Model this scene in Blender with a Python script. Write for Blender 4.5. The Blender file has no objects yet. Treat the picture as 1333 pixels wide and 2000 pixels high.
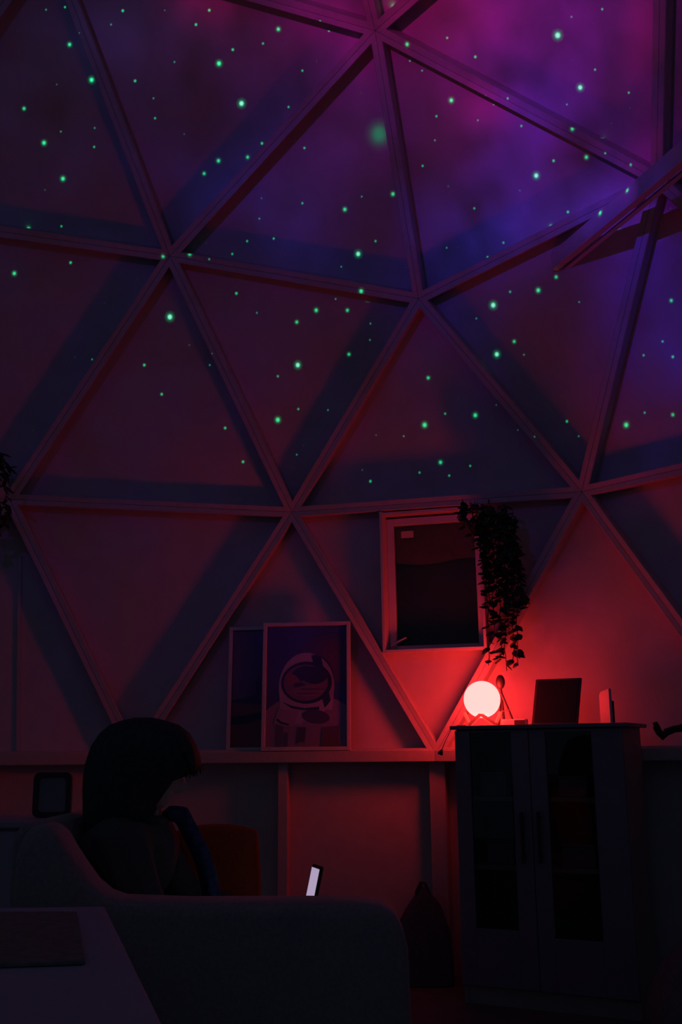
import bpy, bmesh, math, random
from mathutils import Vector, Matrix, noise
from mathutils.geometry import delaunay_2d_cdt
random.seed(7)
scene = bpy.context.scene
COL = scene.collection
R = 3.5
CENTER = Vector((0, 0, 1.584))
# ------------------------------------------------------------------ camera
CP = Vector((0.28718236, -0.43478821, -0.1668716)) * R + CENTER
YAW, PIT, ROL, FPX = -0.29326275, 0.22568127, -0.00901404, 2040.26
cy, sy = math.cos(YAW), math.sin(YAW)
FW = Vector((sy * math.cos(PIT), cy * math.cos(PIT), math.sin(PIT)))
_r = Vector((cy, -sy, 0)); _u = _r.cross(FW)
RT = _r * math.cos(ROL) + _u * math.sin(ROL)
UP = -_r * math.sin(ROL) + _u * math.cos(ROL)
HR = Vector((cy, -sy, 0)); HF = Vector((sy, cy, 0)); ZZ = Vector((0, 0, 1))
cam_d = bpy.data.cameras.new('camera'); cam = bpy.data.objects.new('camera', cam_d); COL.objects.link(cam)
cam.matrix_world = Matrix.Translation(CP) @ Matrix((RT, UP, -FW)).transposed().to_4x4()
cam_d.sensor_fit = 'HORIZONTAL'; cam_d.sensor_width = 36; cam_d.lens = 36 * FPX / 1333
cam_d.clip_start = 0.02
scene.camera = cam
# ------------------------------------------------------------------ world, view
WORLD_COL = (0.0110, 0.0165, 0.0270); WORLD_STR = 1.0
PROJ_W = 1500.0          # star projector lamp
LAMP = (27.5, 0.68, 0.62); LAMP_STR = 1.0
world = bpy.data.worlds.new('world'); scene.world = world; world.use_nodes = True
bg = world.node_tree.nodes['Background']; bg.inputs[0].default_value = (*WORLD_COL, 1); bg.inputs[1].default_value = WORLD_STR
vs = scene.view_settings; vs.view_transform = 'Standard'; vs.look = 'None'; vs.exposure = 0.0; vs.gamma = 1.0; vs.use_curve_mapping = False
PROJ_POS = CP + HR * -1.5 + Vector((0, 0, 1.8))

# ------------------------------------------------------------------ picture <-> place
def ray(px, py): return (FW + RT * ((px - 666.5) / FPX) - UP * ((py - 1000) / FPX))
def pt(px, py, d): return CP + ray(px, py) * d
def project(P):
    d = P - CP; z = d.dot(FW)
    return (666.5 + FPX * d.dot(RT) / z, 1000 - FPX * d.dot(UP) / z, z)
def at_h(px, py, h):
    r = ray(px, py); return CP + r * ((h - CP.z) / r.z)
def on_plane(px, py, o, n, src=None):
    r = ray(px, py); return CP + r * ((o - CP).dot(n) / r.dot(n))
def loc(pr, pf, h): return Vector((CP.x, CP.y, 0)) + HR * pr + HF * pf + ZZ * h

# ------------------------------------------------------------------ materials
def mat(name, col, rough=0.6, metal=0.0, spec=0.5, nscale=0, nstr=0.0, var=0.0, emit=None, estr=0, vcol=None, sheen=0):
    m = bpy.data.materials.new(name); m.use_nodes = True; nt = m.node_tree; b = nt.nodes['Principled BSDF']
    b.inputs['Base Color'].default_value = (*col, 1); b.inputs['Roughness'].default_value = rough
    b.inputs['Metallic'].default_value = metal; b.inputs['Specular IOR Level'].default_value = spec
    if sheen: b.inputs['Sheen Weight'].default_value = sheen
    if emit: b.inputs['Emission Color'].default_value = (*emit, 1); b.inputs['Emission Strength'].default_value = estr
    if vcol:
        a = nt.nodes.new('ShaderNodeVertexColor'); a.layer_name = vcol; nt.links.new(a.outputs[0], b.inputs['Base Color'])
    if nscale:
        tc = nt.nodes.new('ShaderNodeTexCoord'); nz = nt.nodes.new('ShaderNodeTexNoise'); nz.inputs['Scale'].default_value = nscale
        nz.inputs['Detail'].default_value = 4; nt.links.new(tc.outputs['Object'], nz.inputs['Vector'])
        if nstr:
            bp = nt.nodes.new('ShaderNodeBump'); bp.inputs['Strength'].default_value = nstr; bp.inputs['Distance'].default_value = 0.004
            nt.links.new(nz.outputs['Fac'], bp.inputs['Height']); nt.links.new(bp.outputs[0], b.inputs['Normal'])
        if var and not vcol:
            rp = nt.nodes.new('ShaderNodeValToRGB')
            rp.color_ramp.elements[0].color = (*[c * (1 - var) for c in col], 1); rp.color_ramp.elements[1].color = (*[min(1, c * (1 + var)) for c in col], 1)
            rp.color_ramp.elements[0].position = .3; rp.color_ramp.elements[1].position = .7
            nt.links.new(nz.outputs['Fac'], rp.inputs[0]); nt.links.new(rp.outputs[0], b.inputs['Base Color'])
    return m
M = dict(
    panel=mat('painted_panel', (.60, .58, .60), .75, nscale=9, nstr=.12, var=.05, spec=.25),
    strut=mat('painted_timber', (.56, .54, .56), .6, nscale=30, nstr=.15, var=.05, spec=.3),
    beam=mat('painted_beam', (.60, .60, .62), .45, nscale=30, nstr=.1, var=.04),
    floor=mat('dark_floor', (.16, .14, .15), .55, nscale=6, nstr=.1, var=.2),
    sash=mat('window_paint', (.66, .64, .64), .4, nscale=20, var=.03),
    cab=mat('cabinet_paint', (.24, .23, .30), .5, nscale=14, nstr=.05, var=.06),
    cab_in=mat('cabinet_inside', (.34, .34, .32), .6, nscale=14, var=.06),
    black=mat('black_plastic', (.035, .035, .04), .45, nscale=40, var=.1),
    gloss=mat('black_glass', (.01, .01, .012), .08, nscale=3, var=.1),
    wood=mat('pale_wood', (.80, .62, .42), .5, nscale=18, nstr=.1, var=.15),
    white=mat('white_plastic', (.7, .68, .68), .4, nscale=15, var=.03),
    leaf=mat('leaf_green', (.05, .075, .04), .7, nscale=25, var=.4, spec=.2),
    stem=mat('vine_stem', (.07, .06, .035), .8, nscale=30, var=.3),
    sofa=mat('sofa_cloth', (.36, .27, .30), .9, nscale=120, nstr=.3, var=.12, spec=.15, sheen=.3),
    orange=mat('orange_cloth', (.55, .10, .03), .9, nscale=120, nstr=.3, var=.12, spec=.15),
    table=mat('table_top', (.42, .42, .55), .6, nscale=5, var=.05),
    mat_=mat('dark_mat', (.19, .20, .19), .8, nscale=60, nstr=.2, var=.2),
    skin=mat('skin', (.62, .47, .42), .55, nscale=60, nstr=.05, var=.06),
    hair=mat('black_hair', (.05, .075, .08), .75, nscale=70, nstr=.4, var=.3, spec=.12),
    jacket=mat('dark_jacket', (.12, .13, .13), .9, nscale=90, nstr=.3, var=.15, spec=.15),
    scarf=mat('navy_scarf', (.04, .08, .17), .9, nscale=60, nstr=.3, var=.5, spec=.15),
    jeans=mat('navy_trousers', (.05, .07, .14), .9, nscale=120, nstr=.2, var=.15, spec=.15),
    eye=mat('eye', (.5, .5, .5), .2, nscale=10, var=.02),
    print_=mat('print', (.5, .5, .5), .35, vcol='Col', nscale=40, nstr=.02),
    bag=mat('bag_cloth', (.10, .12, .16), .9, nscale=60, nstr=.3, var=.2, spec=.1),
    ball=mat('glowing_ball', (.8, .7, .7), .6, emit=LAMP, estr=LAMP_STR, nscale=8, nstr=.2),
    screen=mat('phone_screen', (.02, .02, .02), .3, emit=(.42, .33, .50), estr=1.0, nscale=5, var=.1),
    tablet=mat('tablet_screen', (.02, .012, .015), .25, nscale=5, var=.1),
    pale_blue=mat('low_cupboard', (.42, .40, .50), .6, nscale=8, var=.05),  # pale bluish cupboard paint
)
def glass_mat():
    m = bpy.data.materials.new('dark_window_glass'); m.use_nodes = True; b = m.node_tree.nodes['Principled BSDF']
    nt = m.node_tree; nz = nt.nodes.new('ShaderNodeTexNoise'); nz.inputs['Scale'].default_value = 1.5
    bp = nt.nodes.new('ShaderNodeBump'); bp.inputs['Strength'].default_value = .02; nt.links.new(nz.outputs['Fac'], bp.inputs['Height']); nt.links.new(bp.outputs[0], b.inputs['Normal'])
    b.inputs['Base Color'].default_value = (.75, .80, .80, 1); b.inputs['Roughness'].default_value = .02
    b.inputs['Transmission Weight'].default_value = 1.0; b.inputs['IOR'].default_value = 1.45
    return m
M['glass'] = glass_mat()

# ------------------------------------------------------------------ mesh helpers
def mesh_obj(name, verts, faces, m, parent=None, smooth=False, bevel=0, colors=None):
    me = bpy.data.meshes.new(name); me.from_pydata([tuple(v) for v in verts], [], faces); me.update()
    me.materials.append(m)
    bm = bmesh.new(); bm.from_mesh(me)
    lay = None
    if colors:
        lay = bm.loops.layers.float_color.new('Col')
        for f in bm.faces:
            for l in f.loops: l[lay] = (*colors[f.index], 1)
    else: bmesh.ops.recalc_face_normals(bm, faces=bm.faces)
    bm.to_mesh(me); bm.free()
    if smooth:
        for p in me.polygons: p.use_smooth = True
    o = bpy.data.objects.new(name, me); COL.objects.link(o)
    if parent is not None: o.parent = parent; o.matrix_parent_inverse = parent.matrix_world.inverted() if False else Matrix.Translation(-parent.location)
    if bevel:
        b = o.modifiers.new('bevel', 'BEVEL'); b.width = bevel; b.segments = 3; b.limit_method = 'ANGLE'; b.angle_limit = math.radians(40)
    return o
def empty(name, location, label, cat, group=None):
    o = bpy.data.objects.new(name, None); COL.objects.link(o); o.location = location; o.empty_display_size = .05
    tag(o, label, cat, group); return o
def tag(o, label=None, cat=None, group=None, kind=None):
    if label: o['label'] = label
    if cat: o['category'] = cat
    if group: o['group'] = group
    if kind: o['kind'] = kind
    return o
def plain(label): return label
class MB:
    def __init__(s): s.v = []; s.f = []; s.c = []
    def add(s, v, f, c=None):
        n = len(s.v); s.v += [Vector(a) for a in v]; s.f += [[i + n for i in q] for q in f]; s.c += [c] * len(f)
    def box(s, c, ax, ay, az, sx, sy_, sz, col=None):
        c = Vector(c); v = []
        for k in (-1, 1):
            for j in (-1, 1):
                for i in (-1, 1): v.append(c + ax * (i * sx / 2) + ay * (j * sy_ / 2) + az * (k * sz / 2))
        s.add(v, [[0, 2, 3, 1], [4, 5, 7, 6], [0, 1, 5, 4], [2, 6, 7, 3], [0, 4, 6, 2], [1, 3, 7, 5]], col); return s
    def prism(s, pts, d, col=None):
        n = len(pts); v = [Vector(p) for p in pts] + [Vector(p) + d for p in pts]
        s.add(v, [list(range(n))[::-1], [i + n for i in range(n)]] + [[i, (i + 1) % n, (i + 1) % n + n, i + n] for i in range(n)], col); return s
    def tube(s, path, rad, seg=8, col=None):
        path = [Vector(p) for p in path]; n = len(path)
        if not isinstance(rad, (list, tuple)): rad = [rad] * n
        v = []
        for i, p in enumerate(path):
            t = (path[min(i + 1, n - 1)] - path[max(i - 1, 0)]).normalized()
            a = t.cross(Vector((.3, .2, .93))).normalized(); b = t.cross(a)
            for k in range(seg):
                w = 2 * math.pi * k / seg; v.append(p + (a * math.cos(w) + b * math.sin(w)) * rad[i])
        f = []
        for i in range(n - 1):
            for k in range(seg): f.append([i * seg + k, i * seg + (k + 1) % seg, (i + 1) * seg + (k + 1) % seg, (i + 1) * seg + k])
        f.append(list(range(seg))[::-1]); f.append([(n - 1) * seg + k for k in range(seg)])
        s.add(v, f, col); return s
    def rings(s, rr, col=None):
        seg = len(rr[0]); v = [p for r in rr for p in r]; f = []
        for i in range(len(rr) - 1):
            for k in range(seg): f.append([i * seg + k, i * seg + (k + 1) % seg, (i + 1) * seg + (k + 1) % seg, (i + 1) * seg + k])
        f.append(list(range(seg))[::-1]); f.append([(len(rr) - 1) * seg + k for k in range(seg)])
        s.add(v, f, col); return s
    def sphere(s, c, r, n=32, m=16, sc=(1, 1, 1)):
        c = Vector(c); rr = []
        for i in range(m + 1):
            a = -math.pi / 2 + math.pi * (i + .0) / m; a = max(-1.55, min(1.55, a))
            rr.append([c + Vector((math.cos(a) * math.cos(2 * math.pi * k / n) * r * sc[0], math.cos(a) * math.sin(2 * math.pi * k / n) * r * sc[1], math.sin(a) * r * sc[2])) for k in range(n)])
        return s.rings(rr)
    def build(s, name, m, parent=None, smooth=False, bevel=0):
        return mesh_obj(name, s.v, s.f, m, parent, smooth, bevel, s.c if (s.c and s.c[0] is not None) else None)
X_, Y_, Z_ = Vector((1, 0, 0)), Vector((0, 1, 0)), Vector((0, 0, 1))

# ------------------------------------------------------------------ dome geometry (three-frequency geodesic)
def sph(lat, az):
    la, a = math.radians(lat), math.radians(az); return Vector((math.cos(la) * math.sin(a), math.cos(la) * math.cos(a), math.sin(la)))
LAT = math.degrees(math.atan(.5))
top = Vector((0, 0, 1)); upr = [sph(LAT, 72 * k) for k in range(5)]; lwr = [sph(-LAT, 36 + 72 * k) for k in range(5)]
ico = []
for k in range(5):
    ico += [(top, upr[k], upr[(k + 1) % 5]), (upr[k], lwr[k], upr[(k + 1) % 5]), (upr[k], lwr[k - 1], lwr[k])]
hubs = []; tris = []
def hub(v):
    for i, h in enumerate(hubs):
        if (h - v).length < 1e-4: return i
    hubs.append(v); return len(hubs) - 1
for a, b, c in ico:
    g = {}
    for i in range(4):
        for j in range(4 - i):
            k = 3 - i - j; g[(i, j)] = hub((a * i + b * j + c * k).normalized())
    for i in range(3):
        for j in range(3 - i):
            tris.append((g[(i, j)], g[(i + 1, j)], g[(i, j + 1)]))
            if i + j < 2: tris.append((g[(i + 1, j)], g[(i + 1, j + 1)], g[(i, j + 1)]))
tris = [t for t in tris if min(hubs[i].z for i in t) > -.25]
ZB = -0.1705
obs = {'A': (332, 500), 'B': (818, 583), 'C': (570, 1000), 'D': (1137, 960), 'E': (733, 60), 'F': (18, 975), 'G': (1283, 350), 'Q': (852, 1475), 'P': (262, 1475)}
named = {}
HW = [h * R + CENTER for h in hubs]
for k, (x, y) in obs.items():
    best = min(range(len(hubs)), key=lambda i: (Vector(project(HW[i])[:2]) - Vector((x, y))).length if (HW[i] - CP).dot(FW) > 1 else 1e9)
    named[k] = best; HW[best] = pt(x, y, project(HW[best])[2])
for i, h in enumerate(hubs):
    if h.z < -.1: HW[i].z = ZB * R + CENTER.z
base = sorted([i for i, h in enumerate(hubs) if -.25 < h.z < -.1], key=lambda i: math.atan2(hubs[i].x, hubs[i].y))
tris = [t for t in tris if sum(hubs[i].y for i in t) / 3 > 0.12]
base = [i for i in base if any(i in t for t in tris)]
named['R'] = base[base.index(named['Q']) + 1]; named['S'] = base[base.index(named['P']) - 1]
DEP = 0.105
def outward(i): return (HW[i] - CENTER).normalized()
HO = [HW[i] + outward(i) * DEP for i in range(len(hubs))]
for i in base:
    n = outward(i); n.z = 0; n.normalize(); HO[i] = HW[i] + n * DEP
HOD = [HO[i] - HW[i] for i in range(len(hubs))]
def inset(tri, w):
    a, b, c = tri; la, lb, lc = (b - c).length, (c - a).length, (a - b).length
    I = (a * la + b * lb + c * lc) / (la + lb + lc); area = (b - a).cross(c - a).length / 2; rr = 2 * area / (la + lb + lc)
    k = w / rr
    return [p + (I - p) * k for p in tri]

# window rectangle on panel C-D-Q
C_, D_, Q_, P_, R_ = (named[k] for k in 'CDQPR')
wn = (HW[D_] - HW[C_]).cross(HW[Q_] - HW[C_]).normalized()
if wn.dot(CP - HW[C_]) < 0: wn = -wn           # points into the room
wu = (HW[D_] - HW[C_]); wu.z = 0; wu = (wu - wn * wu.dot(wn)).normalized(); wv = wn.cross(wu).normalized()
if wv.z < 0: wv = -wv
WO = HW[Q_]
w_tl = on_plane(741, 1000, WO, wn); w_br = on_plane(952, 1268, WO, wn)
U0, U1 = (w_tl - WO).dot(wu), (w_br - WO).dot(wu); V1, V0 = (w_tl - WO).dot(wv), (w_br - WO).dot(wv)
def WP(u, v, d=0): return WO + wu * u + wv * v + wn * d

panels_low = MB(); panels_high = MB()
def add_panel(mb, P3, hole=None):
    nrm = (P3[1] - P3[0]).cross(P3[2] - P3[0]).normalized()
    if nrm.dot(P3[0] - CENTER) < 0: nrm = -nrm
    if not hole: mb.prism(P3, nrm * .02); return
    o = P3[0]; e1 = (P3[1] - o).normalized(); e2 = nrm.cross(e1)
    def to2(p): return ((p - o).dot(e1), (p - o).dot(e2))
    pts = [Vector(to2(p)) for p in P3 + hole]
    vs_, ed, fc, *_x = delaunay_2d_cdt(pts, [(0, 1), (1, 2), (2, 0), (3, 4), (4, 5), (5, 6), (6, 3)], [], 0, 1e-6)
    hx = [Vector(to2(p)) for p in hole]; tx = pts[:3]
    def inside(q, poly):
        s = 0
        for i in range(len(poly)):
            a, b = poly[i], poly[(i + 1) % len(poly)]; cr = (b - a).x * (q - a).y - (b - a).y * (q - a).x
            if s == 0: s = 1 if cr > 0 else -1
            elif cr * s < 0: return False
        return True
    for f in fc:
        q = sum((vs_[i] for i in f), Vector((0, 0))) / len(f)
        if inside(q, tx) and not inside(q, hx):
            mb.prism([o + e1 * vs_[i].x + e2 * vs_[i].y for i in f], nrm * .02)
for t in tris:
    P3 = [HO[i] for i in t]
    mb = panels_low if min(hubs[i].z for i in t) < .1 else panels_high
    if set(t) == {C_, D_, Q_}:
        add_panel(mb, P3, [WP(u, v, 0) for u, v in ((U0, V0), (U1, V0), (U1, V1), (U0, V1))])
    else: add_panel(mb, P3)
tag(panels_high.build('ceiling', M['panel']), kind='structure')
tag(panels_low.build('wall_back', M['panel']), kind='structure')

# struts: every edge is two mitred boards, one from each neighbouring triangle
edges = {}
for t in tris:
    for a, b, c in ((0, 1, 2), (1, 2, 0), (2, 0, 1)):
        edges.setdefault(frozenset((t[a], t[b])), []).append((t[a], t[b], t[c]))
SW = 0.027
for n, (key, lst) in enumerate(edges.items()):
    mb = MB()
    for a, b, c in lst:
        tin = [HW[a], HW[b], HW[c]]; tout = [HO[a], HO[b], HO[c]]
        o0 = inset(tin, .0008); i0 = inset(tin, SW - .003); i1 = inset([p + (q - p) * .05 for p, q in zip(tin, tout)], SW); i2 = inset(tout, SW); o2 = inset(tout, .0008)
        v = [o0[0], o0[1], i0[0], i0[1], i1[0], i1[1], i2[0], i2[1], o2[0], o2[1]]
        mb.add(v, [[0, 1, 3, 2], [2, 3, 5, 4], [4, 5, 7, 6], [6, 7, 9, 8], [8, 9, 1, 0], [0, 2, 4, 6, 8], [1, 9, 7, 5, 3]])
    tag(mb.build('trim_%d' % (n + 1), M['strut']), kind='structure')
NT = len(edges)

# knee wall, studs, ledge
segs = list(zip(base[:-1], base[1:]))
zb = HW[base[0]].z
kw = MB(); led = MB(); k_st = 0
for a, b in segs:
    A, B = HO[a].copy(), HO[b].copy(); A.z = B.z = 0; u = (B - A).normalized(); inn = Vector((-u.y, u.x, 0))
    if inn.dot(-A) < 0: inn = -inn
    L = (B - A).length
    kw.box((A + B) / 2 + Z_ * (zb - .03) / 2 - inn * .03, u, inn, Z_, L + .04, .06, zb - .03)
    # ledge prism
    ia, ib = HW[a].copy(), HW[b].copy(); ra = HOD[a].normalized(); rb = HOD[b].normalized()
    p = [HO[a] + ra * .02, HO[b] + rb * .02, HW[b] - rb * .03, HW[a] - ra * .03]
    for q in p: q.z = zb - .035
    led.prism(p, Z_ * .052)
    for s_, w in ((0, .075), (.5, .045)):
        if s_ == 0: c = HO[a] - ra * .045; uu = Vector((-ra.y, ra.x, 0)); nn = ra
        else: c = (A + B) / 2 + inn * .045; uu = u; nn = inn
        c = c.copy(); c.z = (zb - .035) / 2; k_st += 1
        tag(MB().box(c, uu, nn, Z_, w, .09, zb - .035).build('trim_%d' % (NT + k_st), M['strut'], bevel=.002), kind='structure')
tag(kw.build('wall_knee', M['panel']), kind='structure')
tag(led.build('trim_%d' % (NT + k_st + 1), M['strut'], bevel=.003), kind='structure')
tag(MB().box((0, 0, -.03), X_, Y_, Z_, 8.4, 8.4, .06).build('floor', M['floor']), kind='structure')

# thin vertical batten on the far-left lower panel
S_ = named['S']; F_ = named['F']
fn = (HO[S_] - HO[F_]).cross(HO[P_] - HO[F_]).normalized()
if fn.dot(CENTER - HO[F_]) < 0: fn = -fn
q0 = on_plane(38, 1085, HO[F_], fn); q1 = on_plane(35, 1468, HO[F_], fn)
bv = (q1 - q0); bu = fn.cross(bv).normalized()
tag(MB().box((q0 + q1) / 2 + fn * .006, bu, fn, bv.normalized(), .02, .012, bv.length).build('trim_%d' % (NT + k_st + 2), M['strut'], bevel=.002), kind='structure')

# ------------------------------------------------------------------ window
win = bpy.data.objects.new('window_1', None); COL.objects.link(win); win.location = WP((U0 + U1) / 2, V0, 0); tag(win, kind='structure')
def wbox(mb, u0, u1, v0, v1, d0, d1): mb.box(WP((u0 + u1) / 2, (v0 + v1) / 2, (d0 + d1) / 2), wu, wv, wn, u1 - u0, v1 - v0, abs(d1 - d0))
cas = MB(); T = .014
wbox(cas, U0, U0 + T, V0, V1, -.19, .004); wbox(cas, U1 - T, U1, V0, V1, -.19, .004)
wbox(cas, U0 + T, U1 - T, V0, V0 + T, -.19, .004); wbox(cas, U0 + T, U1 - T, V1 - T, V1, -.19, -.02)
cas.build('window_casing', M['sash'], win, bevel=.0015)
sa = MB(); S0, SD0, SD1 = .036, -.085, -.125
u0, u1, v0, v1 = U0 + T, U1 - T, V0 + T, V1 - T - .01
wbox(sa, u0, u0 + S0, v0, v1, SD0, SD1); wbox(sa, u1 - S0, u1, v0, v1, SD0, SD1); wbox(sa, u0 + S0, u1 - S0, v0, v0 + S0 * .6, SD0, SD1); wbox(sa, u0 + S0, u1 - S0, v1 - S0, v1, SD0, SD1)
sash = sa.build('window_frame', M['sash'], win, bevel=.003)
gl = MB(); wbox(gl, u0 + S0 - .004, u1 - S0 + .004, v0 + S0 * .6 - .004, v1 - S0 + .004, -.103, -.107); gl.build('window_pane', M['glass'], win)
bk = MB(); wbox(bk, U0 - .1, U1 + .1, V0 - .1, V1 + .1, -.20, -.22); bk.build('night_board', mat('night_board_dark', (.10, .12, .13), .8, nscale=3, var=.2), win)  # dark board added behind the window so the night outside shows black
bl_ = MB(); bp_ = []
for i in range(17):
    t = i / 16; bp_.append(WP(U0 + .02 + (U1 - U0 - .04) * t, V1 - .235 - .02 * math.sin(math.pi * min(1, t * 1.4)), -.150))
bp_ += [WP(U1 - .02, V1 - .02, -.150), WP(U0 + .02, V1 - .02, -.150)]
bl_.prism(bp_, -wn * .003); bl_.build('brown_sheet', mat('brown_sheet_cloth', (.42, .21, .17), .9, nscale=30, nstr=.1, var=.1), win)  # brown sheet added behind the glass to give its upper part a brown tone
st = MB(); wbox(st, u0 + S0 + .035, u0 + S0 + .098, v1 - S0 - .062, v1 - S0 - .028, -.1029, -.1018)
tag(st.build('window_sticker', mat('sticker', (.75, .5, .45), .6, nscale=20, var=.05)), 'small pale rectangular sticker on the top left of the dark window pane', 'sticker')
hd = MB(); hp = WP(u0 + S0 * .5, v0 + .02, SD0)
hd.box(hp + wn * .006, wu, wv, wn, .02, .05, .012); hd.tube([hp + wn * .012, hp + wn * .035, hp + wn * .04 + wu * .045 + wv * .025, hp + wn * .03 + wu * .075 + wv * .04], [.005, .005, .005, .004])
hd.build('window_handle', M['white'], win, smooth=False)

# ------------------------------------------------------------------ timber beam crossing the upper right
pB = [HO[named['B']], HO[named['D']], HO[named['G']]]
bn = (pB[1] - pB[0]).cross(pB[2] - pB[0]).normalized()
BP0 = on_plane(1083, 512, pB[0], bn)
BD = Vector((math.sin(math.radians(144)), math.cos(math.radians(144)), 0)).normalized()   # runs into the room
BS = Vector((BD.y, -BD.x, 0)).normalized()
if BS.dot(CP - BP0) > 0: BS = -BS      # away from the camera side
BH = .085
mb = MB(); mb.box(BP0 + BD * 1.7, BD, BS, Z_, 3.4, .035, BH)
beam = empty('timber_beam', BP0, 'long pale timber beam running overhead from the sloping panels to the upper right corner', 'beam')
mb.build('side_board', M['beam'], beam, bevel=.003)
MB().box(BP0 + BD * 1.7 + BS * .048 - Z_ * .035, BD, BS, Z_, 3.36, .022, .012).build('lower_rail', M['beam'], beam, bevel=.002)

# ------------------------------------------------------------------ star projector: lamp inside a box behind a coloured slide
def shell_hit(o, d):
    best = None
    for t in tris:
        a, b, c = (HO[i] for i in t); nn = (b - a).cross(c - a); den = d.dot(nn)
        if abs(den) < 1e-9: continue
        s = (a - o).dot(nn) / den
        if s <= 1e-4: continue
        p = o + d * s
        if (b - a).cross(p - a).dot(nn) < -1e-6 or (c - b).cross(p - b).dot(nn) < -1e-6 or (a - c).cross(p - c).dot(nn) < -1e-6: continue
        if best is None or s < best: best = s
    return None if best is None else o + d * best
def beam_hit(px, py):
    o = BP0 - BS * .0175; r = ray(px, py); s = (o - CP).dot(BS) / r.dot(BS); p = CP + r * s
    k = (p - BP0).dot(BD); return p if (0 < k < 3.4 and abs(p.z - BP0.z) < BH / 2) else None
aim = pt(700, 420, 4.6); AX = (aim - PROJ_POS).normalized(); AU = AX.cross(Z_).normalized(); AV = AU.cross(AX)
PD = .10
def to_plate(p):
    d = p - PROJ_POS; k = d.dot(AX); return Vector((d.dot(AU) / k * PD, d.dot(AV) / k * PD))
STARS = [(136,87,4),(179,156,5),(127,14,2.5),(90,19,2),(240,21,3),(217,48,2),(383,48,3),(409,20,3),(322,20,1.5),(544,57,4),(455,97,3),(514,85,2.5),(428,124,5),(264,158,3),(341,121,2),(472,202,6),(591,138,2.5),(300,192,2),(303,231,2.5),(564,209,2.5),(47,212,3.5),(86,279,4.5),(119,257,2),(185,250,2),(184,287,2.5),(123,349,4.5),(88,371,1.5),(427,314,4),(399,339,3.5),(484,307,3.5),(512,280,3),(595,289,2.5),(360,262,1.5),(643,60,2.5),(56,446,3.5),(120,442,2.5),(28,534,4),(138,513,3),(332,516,3.5),(384,511,4),(422,521,2.2),(172,83,1.5),(111,165,1.5),
(591,397,2.5),(674,409,4),(511,387,1.5),(507,427,2),(483,471,2.5),(535,466,2.5),(454,496,2.5),(700,496,5.5),(734,471,2.5),(667,521,2),(768,379,4),(707,384,2),(785,434,2),(332,619,6.2),(462,573,3),(618,606,4),(580,629,3.5),(679,606,3.5),(719,583,4.5),(656,584,2),(502,611,2),(245,628,2),(282,713,3),(180,702,2),(316,770,3),(440,836,3),(475,902,3),(582,713,5.5),(682,692,3.5),(543,735,2.5),(543,820,5),(583,799,2.5),(641,801,2),(683,818,2.5),(410,713,2),(427,705,1.5),(580,888,2),(370,674,1.5),
(770,14,5),(812,103,4),(874,74,2.5),(929,111,3),(1090,69,7),(1117,33,2),(1177,18,2.5),(1134,171,5.5),(1163,136,2.5),(1108,204,2),(1229,181,2.5),(882,196,4.5),(853,227,2.5),(825,138,2),(801,119,2),(934,235,2),(850,274,2),(1009,209,2.5),(1019,246,2.5),(965,204,1.8),(826,324,2.5),(1136,269,4),(1180,272,2.5),(1146,307,4),(1082,314,3),(1200,316,2.5),(1048,343,5.5),(1250,339,3),(1226,372,4.5),(1173,416,5),(1110,414,3),(1077,442,3.5),(927,407,2.5),(984,474,2.5),(953,502,2.5),(873,484,2),(876,364,1.5),(1016,372,1.5),(964,596,6),(1052,567,4.5),(997,570,2.5),(1087,541,3.5),(1132,590,2),(931,622,2),(1005,667,3.5),(971,692,5.5),(1312,587,3.5),(1295,667,2.5),(1258,694,2.5),(1315,697,3),(1191,714,3.5),(1024,693,2),(837,738,3.5),(830,830,5),(929,811,4.5),(870,808,2.5),(861,903,4),(820,923,2.5),(919,910,2.5),(724,940,3),(878,929,2.5),(789,852,2),(735,850,1.5),(1224,830,5),(1260,806,2.5),(1315,810,3.5),(1108,823,3),(1157,848,3),(1131,852,2),(1058,867,2),(970,791,1.5),(1012,840,1.5),(724,632,2),(723,664,2),(708,918,1.5)]
rs = random.Random(3)
taken = [(x, y) for x, y, r in STARS]
k = 0
while k < 110:
    x, y = rs.uniform(5, 1328), rs.uniform(5, 930)
    if all((x - a) ** 2 + (y - b) ** 2 > 22 ** 2 for a, b in taken): taken.append((x, y)); STARS.append((x, y, rs.uniform(1.0, 1.4))); k += 1
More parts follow.
